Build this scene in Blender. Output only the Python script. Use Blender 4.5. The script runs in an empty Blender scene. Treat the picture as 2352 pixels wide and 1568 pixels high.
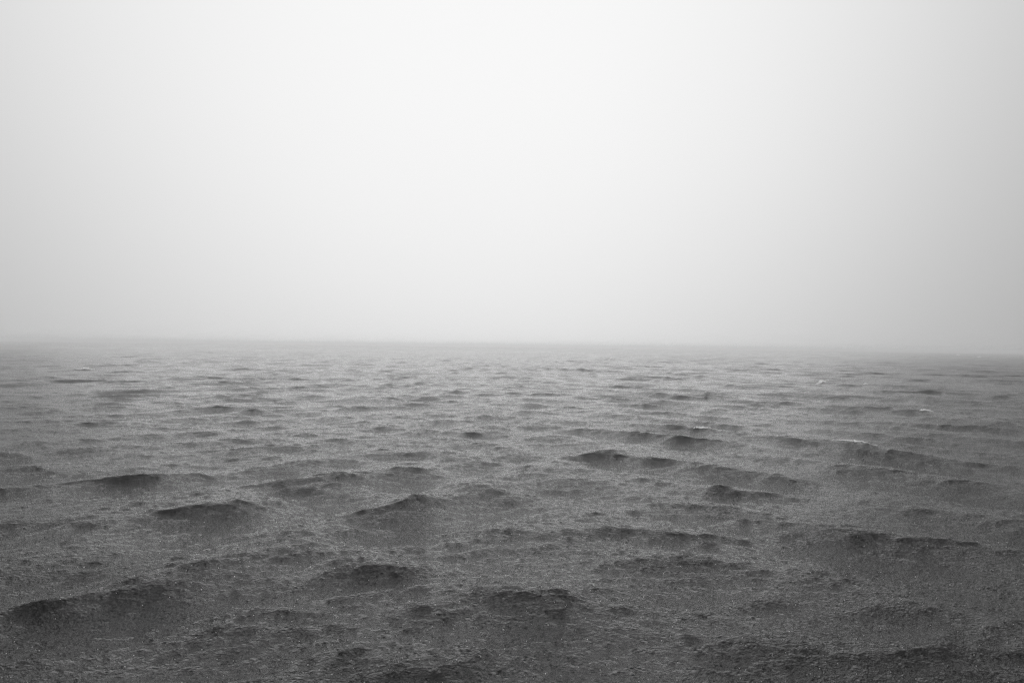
import bpy, math, random
import numpy as np
from mathutils import Vector, Matrix

S = bpy.context.scene
R = math.radians

# ------------------------------------------------------------------ camera
CAM_H = 8.0
FOC, SENS = 24.0, 36.0
PITCH, ROLL = R(0.32), R(0.70)
cam_d = bpy.data.cameras.new("camera")
cam = bpy.data.objects.new("camera", cam_d)
S.collection.objects.link(cam)
cam_d.lens, cam_d.sensor_width = FOC, SENS
cam_d.clip_start, cam_d.clip_end = 0.1, 20000
cam_M = Matrix.Rotation(R(90) + PITCH, 3, 'X') @ Matrix.Rotation(ROLL, 3, 'Z')
cam.matrix_world = Matrix.Translation((0, 0, CAM_H)) @ cam_M.to_4x4()
S.camera = cam

S.view_settings.view_transform = 'Standard'
S.view_settings.look = 'None'
S.view_settings.gamma = 1
S.view_settings.exposure = 0.0
S.render.engine = 'CYCLES'
S.cycles.use_denoising = True
S.cycles.denoising_prefilter = 'NONE'
S.cycles.use_adaptive_sampling = False
S.cycles.volume_bounces = 3
S.cycles.max_bounces = 6

# ------------------------------------------------------------------ sky: fog bank with the sun glowing through it
GLOW_AZ, GLOW_EL = R(-3.5), R(27)
gd = Vector((math.sin(GLOW_AZ)*math.cos(GLOW_EL), math.cos(GLOW_AZ)*math.cos(GLOW_EL), math.sin(GLOW_EL)))
W = bpy.data.worlds.new("World"); S.world = W; W.use_nodes = True
nt = W.node_tree; nt.nodes.clear()
def N(t, typ, **kw):
    n = t.nodes.new(typ)
    for k, v in kw.items(): setattr(n, k, v)
    return n
def M(t, op, a, b=None, c=None):
    n = N(t, 'ShaderNodeMath', operation=op)
    for i, v in enumerate((a, b, c)):
        if v is None: continue
        if isinstance(v, (int, float)): n.inputs[i].default_value = v
        else: t.links.new(v, n.inputs[i])
    return n.outputs[0]
def VM(t, op, a, b):
    n = N(t, 'ShaderNodeVectorMath', operation=op)
    for i, v in enumerate((a, b)):
        if isinstance(v, (tuple, Vector)): n.inputs[i].default_value = tuple(v)
        else: t.links.new(v, n.inputs[i])
    return n
tc = N(nt, 'ShaderNodeTexCoord')
nrm = N(nt, 'ShaderNodeVectorMath', operation='NORMALIZE'); nt.links.new(tc.outputs['Generated'], nrm.inputs[0])
dv = nrm.outputs[0]
dt = VM(nt, 'DOT_PRODUCT', dv, gd).outputs['Value']
ang = M(nt, 'ARCCOSINE', M(nt, 'MINIMUM', dt, 0.99999))
sep = N(nt, 'ShaderNodeSeparateXYZ'); nt.links.new(dv, sep.inputs[0])
def gauss(a, s, p=2.0): # exp(-(a/s)^2)
    q = M(nt, 'DIVIDE', a, s)
    return M(nt, 'EXPONENT', M(nt, 'MULTIPLY', M(nt, 'POWER', q, p), -1.0))
g1 = M(nt, 'MULTIPLY', gauss(ang, R(43), 3.1), 0.58)
g2 = M(nt, 'MULTIPLY', gauss(ang, R(90)), 0.16)
zen = N(nt, 'ShaderNodeMapRange', interpolation_type='SMOOTHSTEP'); nt.links.new(sep.outputs[2], zen.inputs[0])
for i_, v_ in ((1, .72), (2, .97), (3, 0), (4, 3.0)): zen.inputs[i_].default_value = v_     # overcast brightest overhead; unseen boost added to light foam and haze
base = M(nt, 'ADD', M(nt, 'ADD', M(nt, 'ADD', g1, g2), 0.19), zen.outputs[0])
# fog is denser and duller towards the horizon
low = M(nt, 'EXPONENT', M(nt, 'MULTIPLY', M(nt, 'MAXIMUM', sep.outputs[2], 0.0), -7.0))
hz = M(nt, 'SUBTRACT', 1.0, M(nt, 'MULTIPLY', low, 0.03))
# faint drifting density in the fog
nz = N(nt, 'ShaderNodeTexNoise'); nz.inputs['Scale'].default_value = 1.6; nz.inputs['Detail'].default_value = 3
nt.links.new(dv, nz.inputs['Vector'])
nv = M(nt, 'ADD', 0.975, M(nt, 'MULTIPLY', nz.outputs[0], 0.05))
high_dim = N(nt, 'ShaderNodeMapRange', interpolation_type='SMOOTHSTEP'); nt.links.new(sep.outputs[2], high_dim.inputs[0])
for i_, v_ in ((1, .45), (2, .66), (3, 1), (4, .30)): high_dim.inputs[i_].default_value = v_    # dim band added above the view to darken the near water
lum = M(nt, 'MULTIPLY', M(nt, 'MULTIPLY', M(nt, 'MULTIPLY', base, hz), nv), high_dim.outputs[0])
back = N(nt, 'ShaderNodeMapRange', interpolation_type='SMOOTHSTEP'); nt.links.new(sep.outputs[1], back.inputs[0])
for i_, v_ in ((1, -.15), (2, -.7), (3, 0), (4, 1.0)): back.inputs[i_].default_value = v_     # bright unseen sky added behind the camera to light the foam fronts
lum = M(nt, 'ADD', lum, back.outputs[0])
bg = N(nt, 'ShaderNodeBackground'); bg.inputs['Strength'].default_value = 1.0
nt.links.new(lum, bg.inputs['Color'])
wo = N(nt, 'ShaderNodeOutputWorld'); nt.links.new(bg.outputs[0], wo.inputs['Surface'])

sun_d = bpy.data.lights.new("sun", 'SUN'); sun_d.energy = 0.75; sun_d.angle = R(68)
sun_d.color = (1, 1, 1)
sun = bpy.data.objects.new("sun", sun_d); S.collection.objects.link(sun)
sun.rotation_euler = Vector(gd).to_track_quat('Z', 'Y').to_euler()
sun.location = (0, 0, 60)

# ------------------------------------------------------------------ photo pixel (2352 wide) -> point on mean sea level
FP = FOC/SENS*2352
def ground(px, py, z=0.0):
    d = cam_M @ Vector((px-1176, -(py-784), -FP))
    t = (z-CAM_H)/d.z
    return np.array((d.x*t, d.y*t))

# ------------------------------------------------------------------ wave field
rng = np.random.default_rng(7)
def tile(L, n, lmin, lmax, shape, main, spread, seed):
    """periodic random sea of side L; returns height, dx, dy (choppy displacement)"""
    r = np.random.default_rng(seed)
    k1 = np.fft.fftfreq(n, L/n)*2*np.pi
    kx, ky = np.meshgrid(k1, k1, indexing='xy')
    k = np.hypot(kx, ky); k[0, 0] = 1e-6
    lam = 2*np.pi/k
    # crest-normal direction distribution
    A = np.zeros_like(k)
    th = np.arctan2(ky, kx)
    D = np.zeros_like(k)
    for m, w, p in main:
        D += w*np.abs(np.cos(th-m))**p
    A = shape(lam)*np.sqrt(D)/k            # shape = slope contribution per wavelength
    edge = 1/(1+np.exp(-(np.log(lam/lmin))*14))*1/(1+np.exp((np.log(lam/lmax))*14))
    A *= edge*(lam > 2.2*L/n)*(lam < L/2.5)
    A[0, 0] = 0
    ph = r.normal(size=(n, n)) + 1j*r.normal(size=(n, n))
    H = A*ph
    dkn = (2*np.pi/L)/k                    # per log-band normalisation
    H = H*dkn
    h = np.fft.ifft2(H).real*n*n
    dx = np.fft.ifft2(1j*H*kx/k).real*n*n
    dy = np.fft.ifft2(1j*H*ky/k).real*n*n
    return [a.astype(np.float32) for a in (h, dx, dy)]

def slope_shape(l):
    # (band slopes)
    # rms slope per band of log wavelength: wind sea of ~10 m, chop, ripples
    return 0.022*np.exp(-(np.log(l/18.0)/0.4)**2) + 0.026*np.exp(-(np.log(l/4.5)/0.6)**2) + 0.052*np.exp(-(np.log(l/1.5)/0.8)**2) + 0.085*np.exp(-(np.log(l/0.45)/0.8)**2)
MAINS = [(R(74), 1.0, 14), (R(112), 0.8, 16), (R(90), .4, 5), (R(90), .25, 2)]
T = [
    (420.0, 2048, tile(420.0, 2048, 1.9, 60, slope_shape, MAINS, 1, 11), 1.9),
    (61.0, 1024, tile(61.0, 1024, 0.42, 1.9, slope_shape, MAINS + [(R(90), 0.04, 0)], 1, 12), .42),
    (377.0, 1024, tile(377.0, 1024, 3.0, 14, lambda l: 0.20*np.exp(-(np.log(l/6.5)/0.5)**2), [(R(39), 1.0, 220), (R(52), .6, 160), (R(68), .15, 60)], 1, 17), 4.0),     # swell running away to the right
    (343.0, 1024, tile(343.0, 1024, 3.0, 14, lambda l: 0.20*np.exp(-(np.log(l/6.0)/0.5)**2), [(R(143), 1.0, 220), (R(127), .6, 160), (R(112), .15, 60)], 1, 18), 4.0),    # and one running away to the left
    (9.7, 512, tile(9.7, 512, 0.07, 0.42, slope_shape, MAINS + [(R(90), 0.2, 0)], 1, 13), .07),
]
def mips(a):
    out = [a]
    while out[-1].shape[0] > 32:
        b = out[-1]
        out.append((b[::2, ::2]+b[1::2, ::2]+b[::2, 1::2]+b[1::2, 1::2])/4)
    return out
T = [(L, n, [mips(a) for a in arrs], lm) for L, n, arrs, lm in T]
def samp(a, L, x, y):
    n = a.shape[0]
    off = 0.5*(1 - n/n)
    u = (x/L % 1.0)*n; v = (y/L % 1.0)*n
    i = np.floor(u).astype(np.int32); j = np.floor(v).astype(np.int32)
    fu = (u-i).astype(np.float32); fv = (v-j).astype(np.float32)
    i %= n; j %= n; i1 = (i+1) % n; j1 = (j+1) % n
    return (a[j, i]*(1-fu)+a[j, i1]*fu)*(1-fv) + (a[j1, i]*(1-fu)+a[j1, i1]*fu)*fv

# crests one can recognise in the photo: x, y (px of 2352 photo), half length px, height m, slope of the crest line in the picture
CR = [
    (760, 1296, 170, .34, -.05), (640, 1112, 110, .40, .06), (955, 1040, 90, .34, .05), (410, 870, 80, .75, -.02),
    (135, 876, 110, .75, -.03), (1655, 1128, 120, .36, -.02), (1530, 1215, 110, .26, -.08), (1360, 1045, 90, .32, .0),
    (960, 1062, 110, .22, .0), (1920, 1022, 130, .50, .14), (2080, 1050, 110, .35, .18), (1530, 950, 120, .45, .12),
    (2230, 965, 110, .55, .22), (2120, 948, 80, .45, .08), (2290, 915, 90, .75, .10), (2130, 902, 80, .70, .06),
    (1890, 880, 110, .75, .06), (1560, 860, 90, .85, .10), (1400, 826, 50, .9, .05), (1270, 905, 120, .5, .03),
    (900, 915, 90, .5, -.04), (560, 1172, 120, .2, -.05), (330, 1160, 90, .2, -.03), (180, 1380, 190, .28, -.18),
    (2150, 1475, 190, .36, -.22), (1740, 1228, 130, .16, -.03), (1370, 1215, 110, .22, -.10), (950, 1255, 60, .16, -.12),
    (1100, 1365, 170, .22, .02), (1060, 1520, 180, .28, -.33), (2230, 1330, 150, .22, .06), (200, 975, 120, .35, .0),
    (2060, 1080, 90, .2, .02), (1620, 985, 100, .35, .03), (1960, 1400, 150, .2, -.05), (2020, 970, 90, .3, .03),
    (850, 1180, 90, .2, .1), (820, 1205, 50, .14, .12), (1430, 1170, 80, .14, -.04), (60, 1075, 90, .25, .0),
    (800, 1055, 50, .2, .0), (880, 982, 50, .25, .02), (640, 870, 60, .45, .0), (190, 850, 40, .5, .0),
]
RIDGE = [   # long diagonal swell lines
    (2010, 1035, 190, .40, .20), (2130, 935, 280, .50, .20), (1480, 905, 200, .40, .08), (690, 1322, 150, .26, -.20),
    (830, 1422, 230, .16, -.13), (980, 1520, 180, .22, -.33), (2110, 1485, 90, .22, -.42), 
    (400, 1180, 260, .16, -.14), (1640, 900, 260, .35, .06), (1220, 890, 220, .30, .03), (1830, 860, 200, .45, .05),
    (1050, 1210, 260, .14, .12), (1500, 1290, 220, .16, -.08), (330, 900, 300, .30, -.05), (1200, 1480, 240, .14, -.1),
]
HERO = []
for hi, (px, py, hl, hh, sl) in enumerate(CR + RIDGE):
    c = ground(px, py); a = ground(px-hl, py-hl*sl); b = ground(px+hl, py+hl*sl)
    ax = b-a; ln = np.hypot(*ax)/2; ax /= (2*ln)
    ln = max(ln, 1.0)
    n = np.array((ax[1], -ax[0]))
    if n[1] > 0: n = -n                        # towards the viewer
    if hi >= len(CR):
        HERO.append((c, ax, n, ln*1.3, hh*(.65 if py > 1150 else 1.35))); continue
    HERO.append((c, ax, n, ln*1.2, hh*(.40 if py > 1150 else .64)))
    for sg in (-1, 1):                         # lower ridges running off the peak to both sides, towards the viewer
        q_ = R(sg*(24+8*math.sin(px)))
        a2 = np.array((ax[0]*math.cos(q_)-ax[1]*math.sin(q_), ax[0]*math.sin(q_)+ax[1]*math.cos(q_)))
        n2 = np.array((a2[1], -a2[0]))
        if n2[1] > 0: n2 = -n2
        HERO.append((c - sg*a2*ln*.8 , a2, n2, ln*1.6, hh*.35))

# the rest of the sea carries crests of the same make, strewn at random
hr = np.random.default_rng(21)
for k_ in range(380):
    d_ = 14*np.exp(hr.uniform(0, 3.3)); a_ = hr.uniform(-.80, .80)
    th_ = np.clip(hr.normal(0, .28), -.7, .7) + hr.choice((-.22, .22))
    ax_ = np.array((math.cos(th_), math.sin(th_))); n_ = np.array((ax_[1], -ax_[0]))
    hh_ = hr.uniform(.05, .16)*(.42 + d_/75 if d_ < 75 else 1.2 + d_/350)
    HERO.append((np.array((d_*math.sin(a_), d_*math.cos(a_))), ax_, n_, hr.uniform(2, 5)*(.45+1.9*hh_), hh_))

def sea(x, y, spacing):
    """displaced position of sea points"""
    h = np.zeros_like(x); dx = np.zeros_like(x); dy = np.zeros_like(x)
    for q, (L, n, arrs, lm) in enumerate(T):
        ang_ = (0.0, 0.31, 0.0, 0.0, -0.53)[q]
        ca, sa = math.cos(ang_), math.sin(ang_)
        xr, yr = ca*x+sa*y, -sa*x+ca*y
        if q: ca, sa = ca, sa
        lev = np.clip(np.log2(np.maximum(spacing*0.55/(L/n), 1e-6)), 0, 8)
        maxl = len(arrs[0])-1
        side = 1/(1+np.exp(-(x/(8+.25*np.abs(y)))*2.5*(1 if q == 2 else -1))) if q in (2, 3) else 0
        gust = 0.75 + 0.5*samp(T[0][2][0][3], 420.0, x*0.37+40, y*0.37+90)*1.2 if q in (1, 4) else (.25+.75*side if q in (2, 3) else 1.0)
        lam_ = (2.4, 1.3, 2.6, 2.6, 1.2)[q]
        for l in range(maxl+1):
            wgt = np.clip(1-np.abs(lev-l), 0, 1)
            m = wgt > 0
            if not m.any(): continue
            # undo the half-cell shift of a reduced level
            s = (2**l-1)/2*(L/n)
            hh = samp(arrs[0][l], L, xr[m]-s, yr[m]-s); a = samp(arrs[1][l], L, xr[m]-s, yr[m]-s); b = samp(arrs[2][l], L, xr[m]-s, yr[m]-s)
            g = (.52, .72, .80, .68, .8)[q]*wgt[m]*(np.clip(gust[m], .25, 1.5) if q else 1.0)
            h[m] += hh*g; dx[m] += (ca*a-sa*b)*g*lam_; dy[m] += (sa*a+ca*b)*g*lam_
    for c, ax, n, ln, hh in HERO:
        rx, ry = x-c[0], y-c[1]
        near = (np.abs(rx) < 4*ln+20) & (np.abs(ry) < 4*ln+20)
        if not near.any(): continue
        rx, ry = rx[near], ry[near]
        u = rx*ax[0]+ry*ax[1]; v = rx*n[0]+ry*n[1]
        w = np.clip(hh*(3.4 if hh > .5 else 5.0), 0.7, 3.6)
        v = v + 0.06*u*u/ln + 0.15*w*np.sin(u*1.7/w+c[0]) + 0.3*w*np.sin(u*.6/w+c[1])          # crest bends and wavers
        t = v/w
        ts = np.sqrt(t*t+.012)
        prof = np.where(t > 0, np.exp(-ts*2.1), np.exp(-ts*1.15)) - 0.25*np.exp(-((t-1.9)/1.1)**2)
        e = np.exp(-np.sqrt((u/ln)**2+.02)*1.7)*hh
        h[near] += (prof*e).astype(h.dtype)
        k = 0.3*hh*np.exp(-(t*1.2)**2)*np.exp(-(u/ln)**2)
        dx[near] += k*n[0]; dy[near] += k*n[1]
    return x+dx, y+dy, h

# ------------------------------------------------------------------ water: one sheet to the horizon, fine in front of the camera
rs = [2.0]
while rs[-1] < 3000:
    r = rs[-1]
    st = min(max(r*r/(CAM_H*683)/2.0, 0.012), 0.0028*r) if r > 12 else 0.2
    if r > 2000: st = 0.03*r
    rs.append(r+st)
rs = np.array(rs)
dens = np.linspace(-46, 46, 1150)
az = np.concatenate([dens, np.linspace(46, 314, 130)[1:-1]])
az = np.radians(az)
nr, na = len(rs), len(az)
RR, AA = np.meshgrid(rs, az, indexing='ij')
X = (RR*np.sin(AA)).ravel().astype(np.float64); Y = (RR*np.cos(AA)).ravel()
dr = np.gradient(rs)
daz = np.abs(np.gradient(np.concatenate([az, [az[0]+2*np.pi]]))[:na])
sp = np.maximum(dr[:, None]*np.ones(na)[None]*0.8, rs[:, None]*daz[None]*0.8).ravel()
x, y, z = sea(X, Y, sp)
co = np.stack([x, y, z], 1)
co = np.vstack([co, [[0, 0, 0]]])
idx = np.arange(nr*na).reshape(nr, na)
a = idx[:-1]; b = idx[1:]
quads = np.stack([a, b, np.roll(b, -1, 1), np.roll(a, -1, 1)], -1).reshape(-1, 4)[:, ::-1]
tri = np.stack([idx[0], np.roll(idx[0], -1), np.full(na, nr*na)], 1)[:, ::-1]
tri = tri[:, ::-1]; quads = quads[:, ::-1]
# face winding: z up
p = co[quads[0]]; up = np.cross(p[1]-p[0], p[2]-p[0])[2]
if up < 0: quads = quads[:, ::-1]
p = co[tri[0]]; up = np.cross(p[1]-p[0], p[2]-p[0])[2]
if up < 0: tri = tri[:, ::-1]
me = bpy.data.meshes.new("water")
nq, ntv = len(quads), len(tri)
me.vertices.add(len(co)); me.vertices.foreach_set('co', co.astype(np.float32).ravel())
me.loops.add(nq*4+ntv*3); me.loops.foreach_set('vertex_index', np.concatenate([quads.ravel(), tri.ravel()]).astype(np.int32))
me.polygons.add(nq+ntv)
me.polygons.foreach_set('loop_start', np.concatenate([np.arange(nq)*4, nq*4+np.arange(ntv)*3]).astype(np.int32))
me.update(calc_edges=True)
me.polygons.foreach_set('use_smooth', np.ones(nq+ntv, bool))
water = bpy.data.objects.new("water", me); S.collection.objects.link(water)
water['kind'] = 'structure'
# slopes of ripples too small for the mesh spacing go into the roughness
rip = np.sqrt(0.10**2 + 0.016*np.clip(np.log(np.maximum(sp, .03)/.08), 0, 4)**1.2).astype(np.float32)
me.attributes.new('ripple', 'FLOAT', 'POINT').data.foreach_set('value', np.append(rip, .1).astype(np.float32))
print("water verts", len(co), "rms", [float(q[2][0][0].std()) for q in T], "slope", [float((np.diff(q[2][0][0],axis=0)).std()*q[1]/q[0]) for q in T])

# material
def mat(name):
    m = bpy.data.materials.new(name); m.use_nodes = True
    t = m.node_tree; return m, t, t.nodes['Principled BSDF']
wm, t, P = mat("rain_beaten_water")
P.inputs['Base Color'].default_value = (.003, .003, .003, 1)
at = N(t, 'ShaderNodeAttribute', attribute_name='ripple'); t.links.new(at.outputs['Fac'], P.inputs['Roughness'])
P.inputs['IOR'].default_value = 1.33
tc = N(t, 'ShaderNodeTexCoord')
def noise(scale, det, rough=.6, vec=None, dist=0):
    n = N(t, 'ShaderNodeTexNoise'); n.inputs['Scale'].default_value = scale; n.inputs['Detail'].default_value = det
    n.inputs['Roughness'].default_value = rough; n.inputs['Distortion'].default_value = dist
    t.links.new(vec or tc.outputs['Object'], n.inputs['Vector']); return n.outputs[0]
def voro(scale, off=0):
    mp = N(t, 'ShaderNodeMapping'); mp.inputs['Location'].default_value = (off, off*1.7, 0)
    t.links.new(tc.outputs['Object'], mp.inputs[0])
    n = N(t, 'ShaderNodeTexVoronoi'); n.inputs['Scale'].default_value = scale
    t.links.new(mp.outputs[0], n.inputs['Vector']); return n
def pocks(scale, size, off):
    v = voro(scale, off)
    sc = N(t, 'ShaderNodeSeparateColor'); t.links.new(v.outputs['Color'], sc.inputs[0])
    # crater: dip with a raised rim, only in some of the cells, each of its own size
    rad = M(t, 'MULTIPLY_ADD', sc.outputs[0], size*0.8, size*0.3)
    q = M(t, 'DIVIDE', v.outputs['Distance'], rad)
    q2 = M(t, 'MULTIPLY', q, q)
    e = M(t, 'EXPONENT', M(t, 'MULTIPLY', q2, -1.0))
    prof = M(t, 'MULTIPLY', M(t, 'SUBTRACT', q2, 0.75), e)
    return M(t, 'MULTIPLY', prof, M(t, 'GREATER_THAN', sc.outputs[1], 0.35))
hgt = M(t, 'MULTIPLY', pocks(6, 0.42, 0), 0.06)
hgt = M(t, 'ADD', hgt, M(t, 'MULTIPLY', pocks(12, 0.40, 3.3), 0.04))
mp = N(t, 'ShaderNodeMapping'); mp.inputs['Scale'].default_value = (.4, 1, 1); mp.inputs['Rotation'].default_value = (0, 0, R(6))
t.links.new(tc.outputs['Object'], mp.inputs[0])
hgt = M(t, 'ADD', hgt, M(t, 'MULTIPLY', noise(2.6, 3, .6, mp.outputs[0], .3), 0.055))
hgt = M(t, 'ADD', hgt, M(t, 'MULTIPLY', noise(9, 3, .6), 0.10))
bp = N(t, 'ShaderNodeBump'); bp.inputs['Strength'].default_value = 1; bp.inputs['Distance'].default_value = 1.0
t.links.new(hgt, bp.inputs['Height']); t.links.new(bp.outputs[0], P.inputs['Normal'])
me.materials.append(wm)

# ------------------------------------------------------------------ foam on the breaking crests
fm, t, P = mat("sea_foam")
P.inputs['Base Color'].default_value = (.93, .93, .93, 1); P.inputs['Roughness'].default_value = 0.6
tl = N(t, 'ShaderNodeBsdfTranslucent'); tl.inputs['Color'].default_value = (.95, .95, .95, 1)    # froth lets the sky behind through
mx = N(t, 'ShaderNodeMixShader'); mx.inputs[0].default_value = .25
t.links.new(P.outputs[0], mx.inputs[1]); t.links.new(tl.outputs[0], mx.inputs[2])
t.links.new(mx.outputs[0], [n for n in t.nodes if n.type == 'OUTPUT_MATERIAL'][0].inputs['Surface'])
fv = co[:-1]
Rm = np.array(cam_M)
cc = (fv-np.array((0, 0, CAM_H))) @ Rm
okv = cc[:, 2] < -5
sxp = np.where(okv, 1176 + FP*cc[:, 0]/-np.where(okv, cc[:, 2], -1), -1e6)
syp = np.where(okv, 784 - FP*cc[:, 1]/-np.where(okv, cc[:, 2], -1), -1e6)
OCT = np.array([(1,0,0),(.7,.7,0),(0,1,0),(-.7,.7,0),(-1,0,0),(-.7,-.7,0),(0,-1,0),(.7,-.7,0),
                (.6,0,.6),(0,.6,.6),(-.6,0,.6),(0,-.6,.6),(0,0,.85),(.4,.4,.7),(-.4,.4,.7)], float)
def blob_mesh(name, pts, m, rib=None):
    """pts: x, y, z, rx, ry, rz; one mesh of small lumpy clots"""
    b = bpy.data.meshes.new(name)
    V, F = [], []
    r_ = random.Random(len(pts))
    for (px, py, pz, ax, ay, az_) in pts:
        o = len(V); nu, nv = 8, 3
        for j in range(nv):
            ph = (j/nv)*math.pi/2
            for i in range(nu):
                a_ = 2*math.pi*i/nu
                q = r_.uniform(.75, 1.2)
                V.append((px+ax*math.cos(a_)*math.cos(ph)*q, py+ay*math.sin(a_)*math.cos(ph)*q, pz+az_*math.sin(ph)*q-(az_*.6 if j == 0 else 0)))
        V.append((px, py, pz+az_))
        for j in range(nv-1):
            for i in range(nu):
                F.append((o+j*nu+i, o+j*nu+(i+1) % nu, o+(j+1)*nu+(i+1) % nu, o+(j+1)*nu+i))
        for i in range(nu): F.append((o+(nv-1)*nu+i, o+(nv-1)*nu+(i+1) % nu, o+nv*nu))
    if rib:
        o = len(V); nr_ = len(rib[0])
        for row in rib: V += [tuple(p_) for p_ in row]
        for i in range(len(rib)-1):
            for j in range(nr_-1): F.append((o+i*nr_+j, o+i*nr_+j+1, o+(i+1)*nr_+j+1, o+(i+1)*nr_+j))
    b.from_pydata(V, [], F); b.update()
    for p_ in b.polygons: p_.use_smooth = True
    b.materials.append(m)
    ob = bpy.data.objects.new(name, b); S.collection.objects.link(ob)
    return ob
CAPS = [  # photo px, py, width px, slope, density, label
    (190, 848, 34, .0, 1.0, "small white foam patch on a distant crest at far left, farthest left of all"),
    (865, 912, 16, .0, .8, "tiny white foam fleck on the left end of a mid-distance crest just left of centre"),
    (1405, 823, 30, -.02, 1.2, "pale foam tuft nearest the horizon right of centre, on a far pointed crest"),
    (1495, 843, 24, .05, .8, "faint foam tuft just behind the brighter triangular one right of centre"),
    (1525, 851, 24, .06, 1.3, "bright triangular foam tuft on a far crest right of centre"),
    (1898, 878, 44, -.05, .8, "thin foam lines curling over a steep dark crest, right part of the sea"),
    (1998, 876, 22, -.06, .6, "short faint foam line to the right of the curling foam lines"),
    (1632, 982, 40, .03, .5, "thin broken foam line on a mid-distance crest right of centre"),
    (1915, 1016, 100, .16, 1.3, "longest bright foam streak running down a diagonal swell at right"),
    (2138, 951, 26, .03, .8, "small level foam dash on the crest above the long diagonal swell"),
    (2210, 818, 20, .0, .8, "left one of two tiny foam flecks by the horizon at far right"),
    (2258, 818, 20, .0, .7, "right one of two tiny foam flecks by the horizon at far right"),
]
rnd = random.Random(5)
for px, py, wd, sl, den, lab in CAPS:
    m_ = np.abs(sxp-px) < wd*.5
    m_ &= np.abs(syp-py) < max(3, (py-790)*.06)
    ii = np.nonzero(m_)[0]
    c = fv[ii[np.argmax(fv[ii, 2])]]
    d = math.hypot(c[0], c[1])
    L = wd/FP*d
    g0 = ground(px-wd/2, py-sl*wd/2); g1_ = ground(px+wd/2, py+sl*wd/2)
    ax = g1_-g0; ax = ax/np.hypot(*ax)
    n = np.array((-ax[1], ax[0]))
    near = np.nonzero((np.abs(fv[:, 0]-c[0]) < L) & (np.abs(fv[:, 1]-c[1]) < L))[0]
    loc = fv[near]
    streak = wd > 60
    L *= 1.05
    wf = .26 if streak else 1.0
    def zat(X_, Y_):
        dd = (loc[:, 0]-X_)**2+(loc[:, 1]-Y_)**2
        nn = np.argpartition(dd, 4)[:4]; w_ = 1/(dd[nn]+1e-3)
        return float((loc[nn, 2]*w_).sum()/w_.sum())
    def mid(u):                                 # wavering centre line of the breaking crest
        return L*(.03*math.sin(u/L*9+px) + .015*math.sin(u/L*23+py))*wf
    rib = []
    for i in range(25):
        u = (i/24-.5)*L
        tp = max(0.0, 1-(2*u/L)**2)**.5*max(0, .5+.5*math.sin(i*1.9+px)+rnd.uniform(-.35, .2))
        row = []
        for v_, zz in ((-1, -.06), (-.5, .5), (0, 1), (.5, .5), (1, -.06)):
            vv = mid(u) + v_*L*.07*wf*tp
            X_, Y_ = c[0]+ax[0]*u+n[0]*vv, c[1]+ax[1]*u+n[1]*vv
            row.append((X_, Y_, zat(X_, Y_)+zz*L*.06*wf*tp*rnd.uniform(.6, 1.2)+.01))
        rib.append(row)
    pts = []
    K = int((60 if not streak else 150)*den)
    for k in range(K):
        u = rnd.triangular(-.5, .5, rnd.uniform(-.3, .1))*L
        v_ = mid(u) + rnd.gauss(0, .03)*L*wf
        X_, Y_ = c[0]+ax[0]*u+n[0]*v_, c[1]+ax[1]*u+n[1]*v_
        s_ = L*rnd.uniform(.02, .07)*(1-abs(u/L)*1.3)*wf
        s_ = max(s_, L*.012*wf)
        pts.append((X_, Y_, zat(X_, Y_), s_*1.5, s_, s_*rnd.uniform(.6, 1.2)))
    ob = blob_mesh("whitecap", pts, fm, rib)
    ob['label'] = lab; ob['category'] = 'whitecap'; ob['group'] = 'whitecaps on the wave crests'

# spray thrown up by the rain on the near water
m_ = np.nonzero((np.hypot(fv[:, 0], fv[:, 1]) < 60) & (fv[:, 1] > 8) & (np.abs(fv[:, 0]) < fv[:, 1]*.95))[0]
pick = np.random.default_rng(3).choice(m_, 1700, replace=False)
pts = []
for q in pick:
    p_ = fv[q]; s_ = rnd.uniform(.003, .0075)
    pts.append((p_[0], p_[1], p_[2]+rnd.uniform(.0, .05), s_, s_, s_*rnd.uniform(1.2, 2.2)))
sp_ = blob_mesh("rain_splashes", pts, fm); sp_['kind'] = 'stuff'

# ------------------------------------------------------------------ haze
bm_co = []
HX = 3200; z0, z1 = -3.0, 12.0
v = [(sx*HX, sy*HX, z) for z in (z0, z1) for sx, sy in ((-1, -1), (1, -1), (1, 1), (-1, 1))]
f = [(3, 2, 1, 0), (4, 5, 6, 7), (0, 1, 5, 4), (1, 2, 6, 5), (2, 3, 7, 6), (3, 0, 4, 7)]
hm = bpy.data.meshes.new("haze"); hm.from_pydata(v, [], f)
haze = bpy.data.objects.new("haze", hm); S.collection.objects.link(haze); haze['kind'] = 'stuff'
m = bpy.data.materials.new("rain_haze"); m.use_nodes = True; t = m.node_tree; t.nodes.clear()
pv = N(t, 'ShaderNodeVolumePrincipled'); pv.inputs['Color'].default_value = (1, 1, 1, 1)
pv.inputs['Density'].default_value = 0.0008; pv.inputs['Anisotropy'].default_value = 0.6
o = N(t, 'ShaderNodeOutputMaterial'); t.links.new(pv.outputs[0], o.inputs['Volume'])
hm.materials.append(m)
